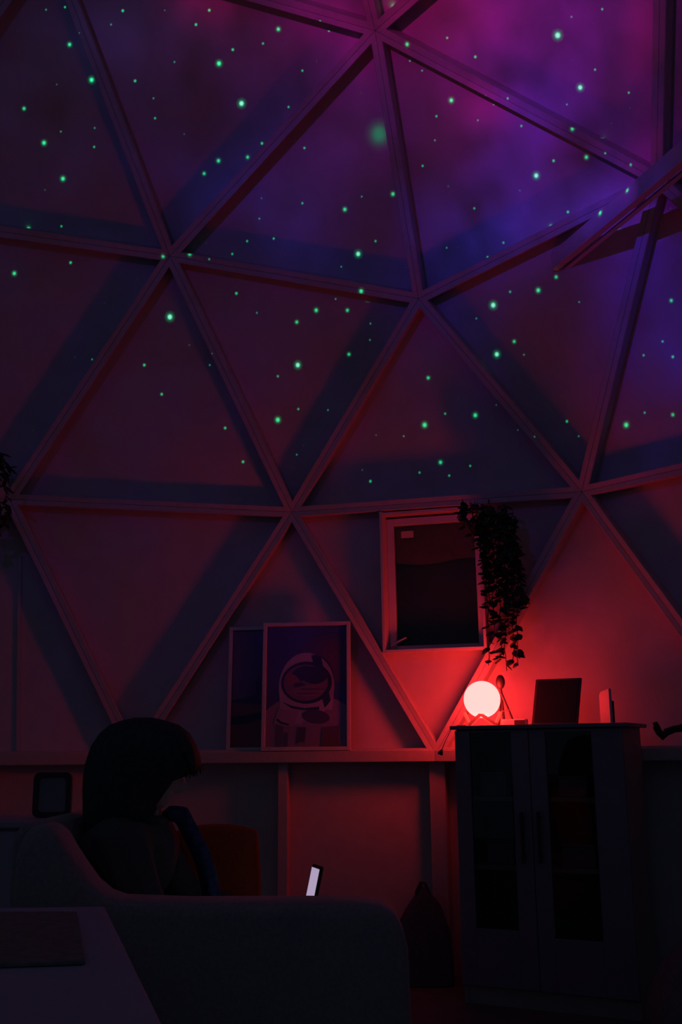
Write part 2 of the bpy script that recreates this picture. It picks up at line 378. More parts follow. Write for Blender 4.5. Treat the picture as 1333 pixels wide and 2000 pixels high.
# nebula: (x, y, sx, sy, angle, rgb strength) in slide transmittance
NEB = [(700, 850, 800, 560, 0, (.0038, .0007, .0140)), (100, 100, 700, 500, 0, (.0002, .0006, .0050)), (900, 300, 400, 300, 0, (.006, .0002, .010)),
 (1085, 100, 120, 170, 0, (.050, .002, .110)), (1150, 40, 260, 110, 0, (.045, .001, .040)), (1050, 20, 90, 60, 0, (.07, .001, .07)),
 (960, 380, 55, 170, 22, (.006, .004, .130)), (1040, 280, 45, 110, 20, (.020, .004, .110)), (950, 440, 110, 70, 0, (.002, .006, .085)),
 (540, 420, 130, 45, 25, (.001, .004, .065)), (640, 350, 150, 90, 20, (.004, .002, .030)), (620, 210, 170, 120, -30, (.010, .001, .025)),
 (680, 110, 70, 120, 0, (.045, .001, .045)), (710, 20, 90, 50, 0, (.110, 0, .045)), (420, 0, 50, 30, 0, (.12, 0, .03)), (500, 70, 180, 60, 0, (.020, 0, .008)),
 (850, 20, 120, 60, 0, (.12, 0, .010)), (800, 60, 60, 60, 0, (.06, 0, .02)), (900, 200, 110, 90, 0, (.035, .001, .030)), (950, 205, 45, 30, 30, (.10, 0, .015)), (905, 265, 60, 70, 0, (.045, 0, .012)),
 (1260, 60, 28, 80, 0, (.10, 0, .02)), (1270, 300, 25, 40, 0, (.12, 0, .06)), (1200, 340, 90, 70, 0, (.045, .001, .030)), (1100, 400, 120, 60, 0, (.020, .001, .060)),
 (1280, 540, 70, 170, 0, (.003, .004, .160)), (1180, 500, 110, 80, 0, (.014, .001, .050)), (1300, 690, 60, 60, 0, (.002, .003, .070)),
 (280, 60, 130, 60, 0, (.001, .003, .018)), (100, 180, 200, 200, 0, (.0005, .0018, .006)), (1170, 400, 60, 50, -40, (.01, .01, .18))]
def neb(x, y):
    c = [0, 0, 0]
    nz = .75 + .5 * noise.noise(Vector((x / 110, y / 150, 2.3))) + .35 * noise.noise(Vector((x / 45, y / 60, 7)))
    for bx, by, a, b, th, rgb in NEB:
        t = math.radians(th); dx, dy = x - bx, y - by; X = dx * math.cos(t) - dy * math.sin(t); Y = dx * math.sin(t) + dy * math.cos(t)
        X = dx * math.cos(t) + dy * math.sin(t); Y = -dx * math.sin(t) + dy * math.cos(t)
        g = math.exp(-.5 * ((X / a) ** 2 + (Y / b) ** 2))
        if rgb[1] < .1: g *= nz
        for i in range(3): c[i] += rgb[i] * g
    fade = 1 / (1 + math.exp((y - 1650) / 90))
    return [max(0, v) * fade * .78 for v in c]
corn = [to_plate(p) for p in (shell_hit(CP, ray(x, y)) for x, y in ((-60, -60), (1390, -60), (1390, 960), (-60, 960), (1390, 1400), (-60, 1400), (666, -60), (-60, 500), (1390, 500))) if p is not None]
x0, x1 = min(c.x for c in corn) - .02, max(c.x for c in corn) + .02; y0, y1 = min(c.y for c in corn) - .01, max(c.y for c in corn) + .01
ppts = []; pcol = []; stars2 = []
for x, y, r in STARS:
    hp = beam_hit(x, y) or shell_hit(CP, ray(x, y)); hx = shell_hit(CP, ray(x + 1, y)); hy = shell_hit(CP, ray(x, y + 1))
    h0 = shell_hit(CP, ray(x, y))
    if None in (hp, h0, hx, hy): continue
    c = to_plate(hp); o = to_plate(h0); jx, jy = to_plate(hx) - o, to_plate(hy) - o
    if jx.length > .001 or jy.length > .001: continue
    stars2.append((c, jx, jy, r, x, y))
NX, NY = 110, 110
g_c = to_plate(shell_hit(CP, ray(741, 262)))
for j in range(NY + 1):
    for i in range(NX + 1):
        q = Vector((x0 + (x1 - x0) * i / NX, y0 + (y1 - y0) * j / NY))
        if any((q - s[0]).length < .0016 * s[3] / 4 for s in stars2) or (q - g_c).length < .0075: continue
        hit = shell_hit(PROJ_POS, (AX * PD + AU * q.x + AV * q.y).normalized()); c = [0, 0, 0]
        if hit is not None and (hit - CP).dot(FW) > .5:
            X, Y, _ = project(hit)
            if -500 < X < 1900 and -500 < Y < 2300: c = neb(X, Y)
        if i in (0, NX) or j in (0, NY): c = [0, 0, 0]
        ppts.append(q); pcol.append(c)
for c, jx, jy, r, x, y in stars2:
    n0 = neb(x, y); s = min(1.0, .10 + .22 * (r - 1.0)) if r > 1.45 else .05
    G = Vector((.035, 1.0, .36)) if r > 2.2 else Vector((.06, .8, .55))
    if r > 5: G = Vector((.30, 1.0, .75))
    rr = r * .76
    for k_, fac in ((0, 1.0), (.62, 1.0), (1.0, .45), (1.45, .07), (2.6 if r > 3.4 else 1.9, 0.0)):
        if k_ == 0:
            ppts.append(c); pcol.append([n0[i] + G[i] * s for i in range(3)]); continue
        for a in range(8):
            w = 2 * math.pi * a / 8
            ppts.append(c + jx * (rr * k_ * math.cos(w)) + jy * (rr * 1.12 * k_ * math.sin(w)))
            GG = Vector((.02, 1.0, .34)); pcol.append([n0[i] + (G if k_ < .9 else GG)[i] * s * fac for i in range(3)])
gx, gy = 741, 262; g0_, gx_, gy_ = (to_plate(shell_hit(CP, ray(*q))) for q in ((gx, gy), (gx + 1, gy), (gx, gy + 1)))
for k_, fac in ((0, .17), (6, .155), (11, .10), (16, .045), (23, .012), (32, 0)):
    for a in range(1 if k_ == 0 else 12):
        w = 2 * math.pi * a / 12; n0 = neb(gx, gy); ppts.append(g0_ + (gx_ - g0_) * (k_ * math.cos(w)) + (gy_ - g0_) * (k_ * 1.15 * math.sin(w))); pcol.append([n0[0] * (1 - fac * 4), n0[1] + fac, n0[2] + fac * .3])
# cdt may merge points: keep colours through the returned original-vertex lists
res = delaunay_2d_cdt(ppts, [], [], 0, 1e-9)
pv, pf, orig = res[0], res[2], res[3]
def PL(q, d=PD): return PROJ_POS + AX * d + AU * q[0] + AV * q[1]
me = bpy.data.meshes.new('colour_slide'); me.from_pydata([tuple(PL(q)) for q in pv], [], [list(f) for f in pf]); me.update()
ca = me.color_attributes.new('Slide', 'FLOAT_COLOR', 'POINT')
for i, o in enumerate(orig): ca.data[i].color = (*pcol[o[0]], 1)
sm = bpy.data.materials.new('projector_slide'); sm.use_nodes = True; nt = sm.node_tree; nt.nodes.clear()
at = nt.nodes.new('ShaderNodeAttribute'); at.attribute_name = 'Slide'; tb = nt.nodes.new('ShaderNodeBsdfTransparent'); om = nt.nodes.new('ShaderNodeOutputMaterial')
nt.links.new(at.outputs['Color'], tb.inputs[0]); nt.links.new(tb.outputs[0], om.inputs[0]); me.materials.append(sm)
proj = empty('star_projector', PROJ_POS, 'black star projector aimed up at the dome panels from the left', 'projector')
slide = bpy.data.objects.new('colour_slide', me); COL.objects.link(slide); slide.parent = proj; slide.matrix_parent_inverse = Matrix.Translation(-PROJ_POS)
hb = MB(); xc, yc = (x0 + x1) / 2, (y0 + y1) / 2; W_, H_ = x1 - x0, y1 - y0; th = .004
def PB(x, y, z, sx, sy2, sz): hb.box(PROJ_POS + AX * z + AU * x + AV * y, AU, AV, AX, sx, sy2, sz)
PB(xc, yc, -.05, W_ + .02, H_ + .02, th)
for s_ in (-1, 1):
    PB(xc + s_ * (W_ / 2 + .003), yc, .03, th, H_ + .02, .16); PB(xc, yc + s_ * (H_ / 2 + .003), .03, W_ + .02, th, .16)
hb.build('housing', M['black'], proj)
fl = PROJ_POS + AU * xc + AV * (y0 - .02); fl0 = Vector((fl.x, fl.y, 0))
stand = MB().tube([fl0 + Z_ * .03, fl - Z_ * .02], .012, 12); stand.tube([fl0, fl0 + Z_ * .03], [.14, .12], 24); stand.build('stand', M['black'], proj)
pl = bpy.data.lights.new('projector_lamp', 'POINT'); pl.energy = PROJ_W; pl.shadow_soft_size = 0.0; plo = bpy.data.objects.new('projector_lamp', pl); COL.objects.link(plo); plo.location = (0, 0, 0); plo.parent = proj

# ------------------------------------------------------------------ cabinet against the Q-R wall
A, B = HO[Q_].copy(), HO[R_].copy(); A.z = B.z = 0
cu = (B - A).normalized(); cn = Vector((-cu.y, cu.x, 0))
if cn.dot(-A) < 0: cn = -cn
def cab_pt(px, py, off): return on_plane(px, py, A + cn * off, cn)
OFB, OFF = .145, .485
cfl = cab_pt(888, 1420, OFF); cfr = cab_pt(1214, 1412, OFF)
cw0 = (cfl - A).dot(cu); cw1 = (cfr - A).dot(cu); ctop = cab_pt(888, 1418, OFF).z
print('CABINET width', cw1 - cw0, 'top', ctop, cab_pt(1210, 1412, OFF).z)
def K(u, o, z): return A + cu * u + cn * o + Z_ * z
cab = empty('display_cabinet', K((cw0 + cw1) / 2, (OFB + OFF) / 2, 0), 'dark two door display cabinet with glass doors standing under the glowing ball lamp', 'cabinet')
W = cw1 - cw0; D = OFF - OFB
def kbox(mb, u0, u1, o0, o1, z0, z1): mb.box(K((u0 + u1) / 2, (o0 + o1) / 2, (z0 + z1) / 2), cu, cn, Z_, u1 - u0, o1 - o0, z1 - z0)
b = MB(); kbox(b, cw0 - .015, cw1 + .03, OFB, OFF + .02, ctop - .016, ctop); b.build('cabinet_top', M['cab'], cab, bevel=.003)
b = MB(); kbox(b, cw0, cw0 + .018, OFB, OFF - .02, 0, ctop - .016); kbox(b, cw1 - .018, cw1, OFB, OFF - .02, 0, ctop - .016)
kbox(b, cw0 + .018, cw1 - .018, OFB, OFB + .01, .04, ctop - .016); kbox(b, cw0 + .018, cw1 - .018, OFB, OFF - .03, .05, .07); kbox(b, cw0 + .018, cw1 - .018, OFF - .04, OFF - .025, 0, .07)
b.build('cabinet_body', M['cab_in'], cab, bevel=.001)
shelf_z = []
for py in (1556, 1690):
    z = cab_pt(960, py, OFF - .02).z; shelf_z.append(z)
    b = MB(); kbox(b, cw0 + .018, cw1 - .018, OFB + .01, OFF - .03, z - .018, z); b.build('shelf', M['cab_in'], cab, bevel=.001)
mid = (cab_pt(1040, 1600, OFF) - A).dot(cu)
for (px0, px1, y0_, y1_, u0, u1, hx) in ((923, 1005, 1428, 1815, cw0, mid - .0015, 1025), (1073, 1165, 1430, 1836, mid + .0015, cw1, 1058)):
    g0 = (cab_pt(px0, 1600, OFF) - A).dot(cu); g1 = (cab_pt(px1, 1600, OFF) - A).dot(cu)
    gz1 = min(ctop - .03, cab_pt(px0, y0_, OFF).z); gz0 = cab_pt((px0 + px1) / 2, y1_, OFF).z
    d = MB(); o0, o1 = OFF - .02, OFF
    kbox(d, u0, g0, o0, o1, .075, ctop - .02); kbox(d, g1, u1, o0, o1, .075, ctop - .02); kbox(d, g0, g1, o0, o1, .075, gz0); kbox(d, g0, g1, o0, o1, gz1, ctop - .02)
    dr = d.build('cabinet_door', M['cab'], cab, bevel=.002)
    g = MB(); kbox(g, g0 - .003, g1 + .003, OFF - .013, OFF - .009, gz0 - .003, gz1 + .003); g.build('door_glass', M['glass'], dr)
    hu = (cab_pt(hx, 1640, OFF) - A).dot(cu); z0_, z1_ = cab_pt(hx, 1685, OFF).z, cab_pt(hx, 1585, OFF).z
    h = MB(); kbox(h, hu - .007, hu + .007, OFF + .018, OFF + .028, z0_, z1_); kbox(h, hu - .005, hu + .005, OFF - .002, OFF + .02, z0_ + .02, z0_ + .032); kbox(h, hu - .005, hu + .005, OFF - .002, OFF + .02, z1_ - .032, z1_ - .02)
    h.build('door_handle', M['black'], dr, bevel=.002)
for px0, px1, py0, zz, lab in ((942, 992, 1508, shelf_z[0], 'faint pale box on the top shelf behind the left cabinet door'), (950, 1002, 1640, shelf_z[1], 'faint pale box on the middle shelf behind the left cabinet door'), (1095, 1152, 1515, shelf_z[0], 'faint dark box on the top shelf behind the right cabinet door'), (1095, 1160, 1648, shelf_z[1], 'faint violet box on the middle shelf behind the right cabinet door')):
    o1 = OFF - .06; a_ = (cab_pt(px0, 1600, o1) - A).dot(cu); b_ = (cab_pt(px1, 1600, o1) - A).dot(cu); zt = cab_pt(px0, py0, o1).z
    e = empty('storage_box', K((a_ + b_) / 2, o1 - .08, zz), lab, 'box', 'boxes inside the display cabinet')
    m_ = MB(); kbox(m_, a_, b_, o1 - .16, o1, zz + .001, zt - .012); m_.build('box_body', M['cab'], e, bevel=.004)
    m_ = MB(); kbox(m_, a_ - .003, b_ + .003, o1 - .163, o1 + .003, zt - .012, zt); m_.build('lid', M['cab'], e, bevel=.003)

# ------------------------------------------------------------------ things on the cabinet
def on_top(px, off, h=0): p = cab_pt(px, 1415, off); p.z = ctop + h; return p
LO = OFF - .205
lc = cab_pt(942, 1366, LO); lr = (cab_pt(976.5, 1366, LO) - lc).length * .985
lamp = empty('ball_lamp', on_top(942, LO), 'glowing white ball lamp on a crossed wooden stand on the cabinet', 'lamp')
MB().sphere(lc, lr, 40, 24).build('lamp_ball', M['ball'], lamp, smooth=True)
# crossed wooden stand: two bent bars
sr = lr * .78
vd = (lc - CP); vd.z = 0; vd.normalize(); vs_ = Vector((vd.y, -vd.x, 0))       # sideways and front of the lamp
if vs_.dot(HR) < 0: vs_ = -vs_
base_c = Vector((lc.x, lc.y, ctop))
def bar(mb, p, q, w=.015, t=.013):
    d_ = q - p; dn = d_.normalized(); sd = dn.cross(Z_).normalized(); mb.box((p + q) / 2, dn, sd, dn.cross(sd), d_.length + w * .6, t, w)
for k, fb in enumerate((-1, 1)):        # an inverted V at the front and one at the back, joined by two cradle bars
    s = MB(); o_ = base_c + vd * (fb * lr * .52) + Z_ * .009
    pk = o_ + Z_ * .044 - vs_ * lr * .10; bar(s, o_ - vs_ * lr * .72, pk); bar(s, pk, o_ + vs_ * lr * .66)
    s.build('stand_bar', M['wood'], lamp, bevel=.001)
for sg in (-1, 1):
    s = MB(); a_ = base_c + vs_ * (sg * lr * .70) + Z_ * .009; bar(s, a_ - vd * lr * .50, a_ + vd * lr * .50); bar(s, a_, base_c + vs_ * (sg * lr * .97) + Z_ * .058)
    s.build('cradle_bar', M['wood'], lamp, bevel=.001)
# cable from the lamp to the little box
bx0, bx1 = on_top(983, OFF - .285), on_top(1030, OFF - .285)
c = MB(); p0 = cab_pt(974, 1392, LO); p1 = cab_pt(1000, 1386, OFF - .29); p2 = cab_pt(1010, 1396, OFF - .30); p3 = on_top(1012, OFF - .305, .030)
c.tube([p0, p0.lerp(p1, .5) + Z_ * .002, p1, p2, p3], .0016, 6); c.build('lamp_cable', M['white'], lamp)
e = empty('small_box', on_top(1006, OFF - .285), 'small flat pale box lying between the ball lamp and the black tablet', 'box')
m_ = MB(); cc = (bx0 + bx1) / 2; m_.box(cc + Z_ * .016, cu, cn, Z_, (bx1 - bx0).length, .045, .03); m_.build('box_body', M['white'], e, bevel=.004)
m_ = MB(); m_.box(cc + Z_ * .016 + cu * (bx1 - bx0).length * .26 + cn * .0235, cu, cn, Z_, (bx1 - bx0).length * .42, .003, .022); m_.build('dark_panel', M['black'], e, bevel=.001)
# mini tripod with dark head
e = empty('mini_tripod', on_top(980, OFF - .315), 'small black tripod with an oval head standing behind the ball lamp', 'tripod')
TO = OFF - .315; hd_ = cab_pt(979, 1352, TO)
m_ = MB(); hc = cab_pt(978, 1332, TO)
m_.sphere(hc, .021, 20, 12, (1, .8, 1.55)); m_.build('tripod_head', M['black'], e, smooth=True)
for px, oo in ((974, 0.0), (1006, 0.045), (986, -.015)):
    ft = on_top(px, TO + oo, .004); m_ = MB().tube([hd_, hd_.lerp(ft, .5), ft], [.006, .0065, .006], 8); m_.build('leg', M['black'], e)
MB().tube([hc - Z_ * .028, hd_ - Z_ * .005], [.005, .008], 10).build('neck', M['black'], e)
# tablet
TOF = OFF - .25
tb0, tb1 = on_top(1038, TOF), on_top(1129, TOF)
tt = on_plane(1047, 1327, tb0 - cn * .05, cn); tl = (tb1 - tb0).length; tu = (tb1 - tb0).normalized()
tv = (tt - tb0); th_ = tv.length; tvn = tv.normalized(); shear = tv
tn = tu.cross(tvn).normalized()
if tn.dot(CP - tb0) < 0: tn = -tn
e = empty('tablet_frame', (tb0 + tb1) / 2, 'black square tablet propped upright on the cabinet, right of the ball lamp', 'tablet')
b0 = tb0 + tn * .006; 
m_ = MB(); m_.prism([tb0 + Z_ * .002, tb1 + Z_ * .002, tb1 + tv, tb0 + tv], -tn * .012); m_.build('case', M['black'], e, bevel=.003)
m_ = MB(); q = [tb0 + tu * .012 + tv * .06, tb1 - tu * .012 + tv * .06, tb1 - tu * .012 + tv * .95, tb0 + tu * .012 + tv * .95]; m_.prism([p + tn * .0005 for p in q], -tn * .0004 + tn * .0012); m_.build('screen', M['tablet'], e)
m_ = MB(); lf = (tb0 + tb1) / 2; m_.tube([lf + tv * .6 - tn * .012, Vector(((lf - cn * .085).x, (lf - cn * .085).y, ctop + .004))], .005, 8); m_.build('rear_leg', M['black'], e)
# thin slanted white box seen edge-on
SO = OFF - .06
s0 = on_top(1178, SO); s1 = on_top(1190, SO); su = (s1 - s0); hh = cab_pt(1180, 1357, SO).z - ctop; h2 = cab_pt(1188, 1345, SO).z - ctop
e = empty('slim_box', (s0 + s1) / 2, 'slim upright white box with a slanted top near the right end of the cabinet', 'box')
sm_ = (-HR * .93 - HF * .37).normalized(); sw_ = Vector((-sm_.y, sm_.x, 0)); sw_ = -sw_ if sw_.dot(HR) < 0 else sw_; sc0 = (s0 + s1) / 2; wd = .035
m_ = MB(); m_.prism([sc0 - sw_ * wd, sc0 + sw_ * wd, sc0 + sw_ * wd + Z_ * h2, sc0 - sw_ * wd * .7 + Z_ * h2 * .93, sc0 - sw_ * wd + Z_ * hh], -sm_ * .012); m_.build('box_body', M['white'], e, bevel=.002)
m_ = MB(); m_.box(sc0 - sm_ * .018 + Z_ * hh * .40, sm_, sw_, Z_, .010, wd * 1.9, hh * .76); m_.build('back_panel', M['black'], e, bevel=.001)
# hanging plug on a cord at the left end of the cabinet
e = empty('hanging_plug', cab_pt(862, 1468, OFF - .05), 'small black plug dangling on a thin cord left of the cabinet', 'plug')
c0 = on_top(893, OFF - .08, .003); c1 = cab_pt(882, 1424, OFF - .06); c2 = cab_pt(870, 1448, OFF - .06); c3 = cab_pt(863, 1466, OFF - .06)
MB().tube([c0 + cu * .04, c0, c1, c2, c3], .0016, 6).build('cord', M['black'], e)
dd = (c3 - c2).normalized(); MB().tube([c3 - dd * .006, c3 + dd * .004, c3 + dd * .018], [.003, .009, .012], 10).build('plug_body', M['black'], e)

# ------------------------------------------------------------------ framed prints on the ledge
A2, B2 = HO[P_].copy(), HO[Q_].copy(); A2.z = B2.z = 0
pu = (B2 - A2).normalized(); pn = Vector((-pu.y, pu.x, 0))
if pn.dot(-A2) < 0: pn = -pn
LZ = zb - .035 + .052
def led_pt(px, py, off): return on_plane(px, py, A2 + pn * off, pn)
def framed(px0, px1, ytop, off_b, off_t, name, label, art):
    bl = led_pt(px0, 1466, off_b); br = led_pt(px1, 1466, off_b); bl.z = br.z = LZ + .001
    tl_ = led_pt(px0, ytop, off_t); w = (br - bl).length; up = Vector((bl.x, bl.y, 0)) * 0
    tp = bl - pn * (off_b - off_t); tp.z = tl_.z; v = tp - bl; h = v.length; v.normalize(); n = pu.cross(v).normalized()
    if n.dot(CP - bl) < 0: n = -n
    e = empty(name, (bl + br) / 2, label, 'framed picture', None)
    def P(x, y, d=0): return bl + pu * (x * w) + v * (y * h) + n * d
    fw = .018; fx, fy = fw / w, fw / h; m_ = MB()
    for a, b_, c_, d_ in ((0, fx, 0, 1), (1 - fx, 1, 0, 1), (fx, 1 - fx, 0, fy), (fx, 1 - fx, 1 - fy, 1)):
        m_.prism([P(a, c_, -.002), P(b_, c_, -.002), P(b_, d_, -.002), P(a, d_, -.002)], n * .022)
    m_.build('picture_frame', M['sash'], e, bevel=.0015)
    m_ = MB(); m_.prism([P(fx, fy, -.001), P(1 - fx, fy, -.001), P(1 - fx, 1 - fy, -.001), P(fx, 1 - fy, -.001)], n * .002); m_.build('backing', M['mat_'], e)
    m_ = MB(); zz = [.002]
    def poly(pts, col):
        q = []
        for x, y in pts: q.append(P(fx + (1 - 2 * fx) * min(1, max(0, x)), fy + (1 - 2 * fy) * min(1, max(0, y)), zz[0]))
        zz[0] += .00012; m_.add(q, [list(range(len(q)))], tuple(col))
    art(poly)
    m_.build('print', M['print_'], e)
    return e
def ell(cx, cy_, rx, ry, n=48, a0=0, a1=360, tilt=0):
    o = []
    for i in range(n):
        t = math.radians(a0 + (a1 - a0) * i / (n if a1 - a0 == 360 else n - 1)); x, y = rx * math.cos(t), ry * math.sin(t); c_, s_ = math.cos(math.radians(tilt)), math.sin(math.radians(tilt))
        o.append((cx + (x * c_ - y * s_), cy_ + (x * s_ + y * c_)))
    return o
def art_scene(poly):
    poly([(0, 0), (1, 0), (1, 1), (0, 1)], (.22, .10, .16))
    for k in range(8): poly([(.10 + .03 * k, .35), (.55, .35), (.55, 1), (.10 + .03 * k, 1)], (.20 - .018 * k, .09 - .004 * k, .15 - .004 * k))
    poly([(0, 0), (1, 0), (1, .32), (.5, .36), (0, .33)], (.22, .06, .04))
    poly([(0, .40), (.2, .42), (.45, .46), (1, .46), (1, .30), (.5, .33), (0, .35)], (.015, .02, .035))
    poly([(0, .38), (.30, .36), (.42, .36), (.42, .32), (.2, .31), (0, .30)], (.20, .07, .06))
    poly([(0, .26), (.2, .27), (.5, .31), (.5, .25), (.2, .20), (0, .19)], (.01, .016, .03))
    poly(ell(.42, .52, .09, .10), (.02, .025, .05)); poly([(.42, 0), (.6, 0), (.6, .22), (.42, .2)], (.01, .02, .05))
def art_astronaut(poly):
    poly([(0, 0), (1, 0), (1, 1), (0, 1)], (.04, .055, .16))
    for k in range(6): poly([(.3 + .06 * k, .62), (1, .5), (1, .95 - .02 * k), (.5 + .06 * k, .92 - .02 * k)], (.05 + .012 * k, .045, .11 - .012 * k))
    S1, S2, S3, DK = (.42, .34, .42), (.26, .20, .26), (.34, .25, .33), (.02, .02, .028)
    poly([(0, 0), (1, 0), (1, .33), (.88, .38), (.7, .42), (.3, .42), (.12, .36), (0, .30)], S2)         # shoulders
    poly(ell(.49, .49, .335, .285), S1)                                                              # helmet shell
    poly([(.18, .30), (.82, .30), (.84, .46), (.16, .46)], S1)
    poly(ell(.60, .52, .25, .235, a0=-60, a1=100), DK)                                                # dark side of helmet
    poly(ell(.52, .50, .325, .265, n=40, a0=-30, a1=60), S3)
    poly(ell(.50, .525, .315, .175), DK)                                                             # visor rim
    poly(ell(.49, .525, .275, .150), (.20, .10, .12))                                                # visor
    poly(ell(.60, .585, .16, .072), (.025, .035, .06)); poly(ell(.45, .60, .14, .060, tilt=10), (.025, .03, .055))
    poly(ell(.33, .55, .09, .045, tilt=-20), (.28, .07, .04)); poly(ell(.41, .505, .075, .022), (.05, .02, .02))
    poly(ell(.52, .455, .19, .045), (.24, .13, .16)); poly(ell(.58, .47, .16, .012), (.14, .07, .09)); poly(ell(.52, .435, .15, .008), (.12, .06, .08))
    poly([(.20, .37), (.32, .335), (.48, .315), (.66, .325), (.66, .300), (.46, .298), (.32, .315)], DK)   # neck ring
    poly([(.30, .375), (.5, .345), (.7, .345), (.7, .335), (.5, .330), (.3, .36)], S1)
    poly([(.10, .19), (.22, .17), (.45, .17), (.40, .30), (.15, .31)], S3); poly([(.13, .22), (.18, .19), (.28, .175), (.30, .185), (.20, .205), (.14, .235)], DK)
    poly(ell(.62, .245, .17, .055, tilt=-5), (.07, .05, .06)); poly([(.36, .19), (.46, .19), (.43, .30), (.41, .30)], S1)
    poly([(.13, 0), (.20, 0), (.22, .17), (.14, .18)], (.13, .09, .12)); poly([(.38, .03), (.48, .03), (.50, .16), (.40, .16)], (.07, .045, .06)); poly([(.68, 0), (.90, 0), (.90, .17), (.70, .16)], (.12, .07, .08)); poly([(.41, .02), (.48, .02), (.48, .04), (.41, .04)], (.30, .16, .16)); poly([(.23, 0), (.27, 0), (.28, .12), (.25, .12)], (.12, .08, .1))
framed(443, 600, 1226, .075, .035, 'framed_print', 'pale framed print tucked behind the astronaut picture on the ledge', art_scene)
framed(511, 686, 1218, .115, .070, 'framed_print', 'pale framed astronaut portrait leaning on the ledge left of the window', art_astronaut)

# ------------------------------------------------------------------ hanging plants
def add_leaf(mb, p, d, n, L, Wd):
    d = d.normalized(); s = d.cross(n).normalized(); n = s.cross(d)
    prof = [(0, 0, 0), (.18, .42, .03), (.42, .5, .05), (.72, .30, .02), (1, 0, -.08)]
    c = [p + d * (L * a) + n * (L * z) for a, w, z in prof]
    v = [c[0]]; 
    for i in (1, 2, 3): a, w, z = prof[i]; v += [c[i] - s * (Wd * w) - n * (.10 * L), c[i], c[i] + s * (Wd * w) - n * (.10 * L)]
    v.append(c[4])
    mb.add(v, [[0, 2, 1], [0, 3, 2], [1, 2, 5, 4], [2, 3, 6, 5], [4, 5, 8, 7], [5, 6, 9, 8], [7, 8, 10], [8, 9, 10]])
def vine(name, label, strands, plane, L0, origin, dens, slim=.85, seed=1):
    rv = random.Random(seed); stem = MB(); lf = MB()
    e = empty(name, origin, label, 'plant')
    for (xa, ya, xb, yb, off, dn) in strands:
        n = max(4, int(abs(yb - ya) / 14)); path = []
        for i in range(n + 1):
            t = i / n; x = xa + (xb - xa) * t + rv.uniform(-3, 3); y = ya + (yb - ya) * t
            path.append(plane(x, y, off + rv.uniform(-.006, .006)))
        stem.tube(path, .0022, 5)
        for i in range(len(path) - 1):
            for k in range(max(1, int(dens * dn))) if rv.random() < dens * dn else []:
                p = path[i].lerp(path[i + 1], rv.random()); a = rv.uniform(0, 2 * math.pi)
                side = Vector((math.cos(a), math.sin(a), rv.uniform(-1.1, .15)))
                add_leaf(lf, p, side, Vector((rv.uniform(-.4, .4), -.5, .9)) - side * .1, L0 * rv.uniform(.7, 1.15), L0 * slim * rv.uniform(.8, 1.1))
    stem.build('stems', M['stem'], e); lf.build('leaves', M['leaf'], e); return e
yp = HW[C_].y * .5 + HW[D_].y * .5
def plane_w(x, y, off): return on_plane(x, y, Vector((0, HW[C_].y - off, 0)), Vector((0, 1, 0)))
SR = [(905, 975, 905, 1030, .07, 3), (900, 985, 925, 1045, .09, 3), (918, 980, 938, 1060, .06, 3), (930, 982, 945, 1120, .08, 3), (942, 985, 955, 1190, .07, 3),
      (952, 986, 957, 1300, .04, 1.4), (962, 988, 966, 1240, .07, 2.6), (975, 988, 978, 1290, .06, 2.0), (985, 990, 988, 1310, .05, 1.9), (992, 992, 996, 1230, .08, 2.6),
      (1000, 1000, 1003, 1290, .06, 2.2), (1006, 1010, 1012, 1300, .09, 1.8), (1004, 1030, 1018, 1190, .07, 2.2), (1010, 1090, 1026, 1175, .06, 3), (985, 985, 1012, 1100, .1, 3), (960, 985, 1000, 1060, .1, 3),
      (945, 984, 990, 1040, .12, 3.5), (925, 980, 970, 1060, .12, 3.5), (960, 1000, 940, 1110, .1, 3), (975, 1000, 968, 1160, .1, 3), (990, 1020, 985, 1180, .09, 3)]
vine('hanging_plant', 'dark trailing ivy hanging down over the right side of the window', SR, plane_w, .049, plane_w(960, 985, .02), 1.0, seed=4)
b = MB(); hk = plane_w(955, 982, .03); b.tube([plane_w(955, 976, -.01), plane_w(955, 978, .05), plane_w(955, 984, .06)], .003, 6)
tag(b.build('wall_hook', M['black']), 'small black hook on the strut holding up the ivy above the window', 'hook')
b = MB(); b.box(plane_w(950, 986, .05), X_, Y_, Z_, .16, .07, .03)
def plane_l(x, y, off): return pt(x, y, 4.9 - off)
SL = [(-40, 880, -10, 930, 0, 3), (-20, 875, 10, 925, .02, 3.5), (-5, 878, 18, 915, .04, 3.5), (-25, 895, 12, 940, .05, 3.5), (0, 900, 12, 950, .03, 2), (8, 950, 14, 1000, .04, 2.2), (-10, 960, 10, 1020, .05, 3), (-20, 960, -4, 1040, .02, 3), (-5, 985, 8, 1030, .02, 3), (-25, 900, -25, 1050, .04, 3)]
vine('hanging_plant', 'dark leafy plant hanging at the left edge beside the dome strut', SL, plane_l, .055, plane_l(-20, 890, 0), 1.0, slim=.5, seed=9)

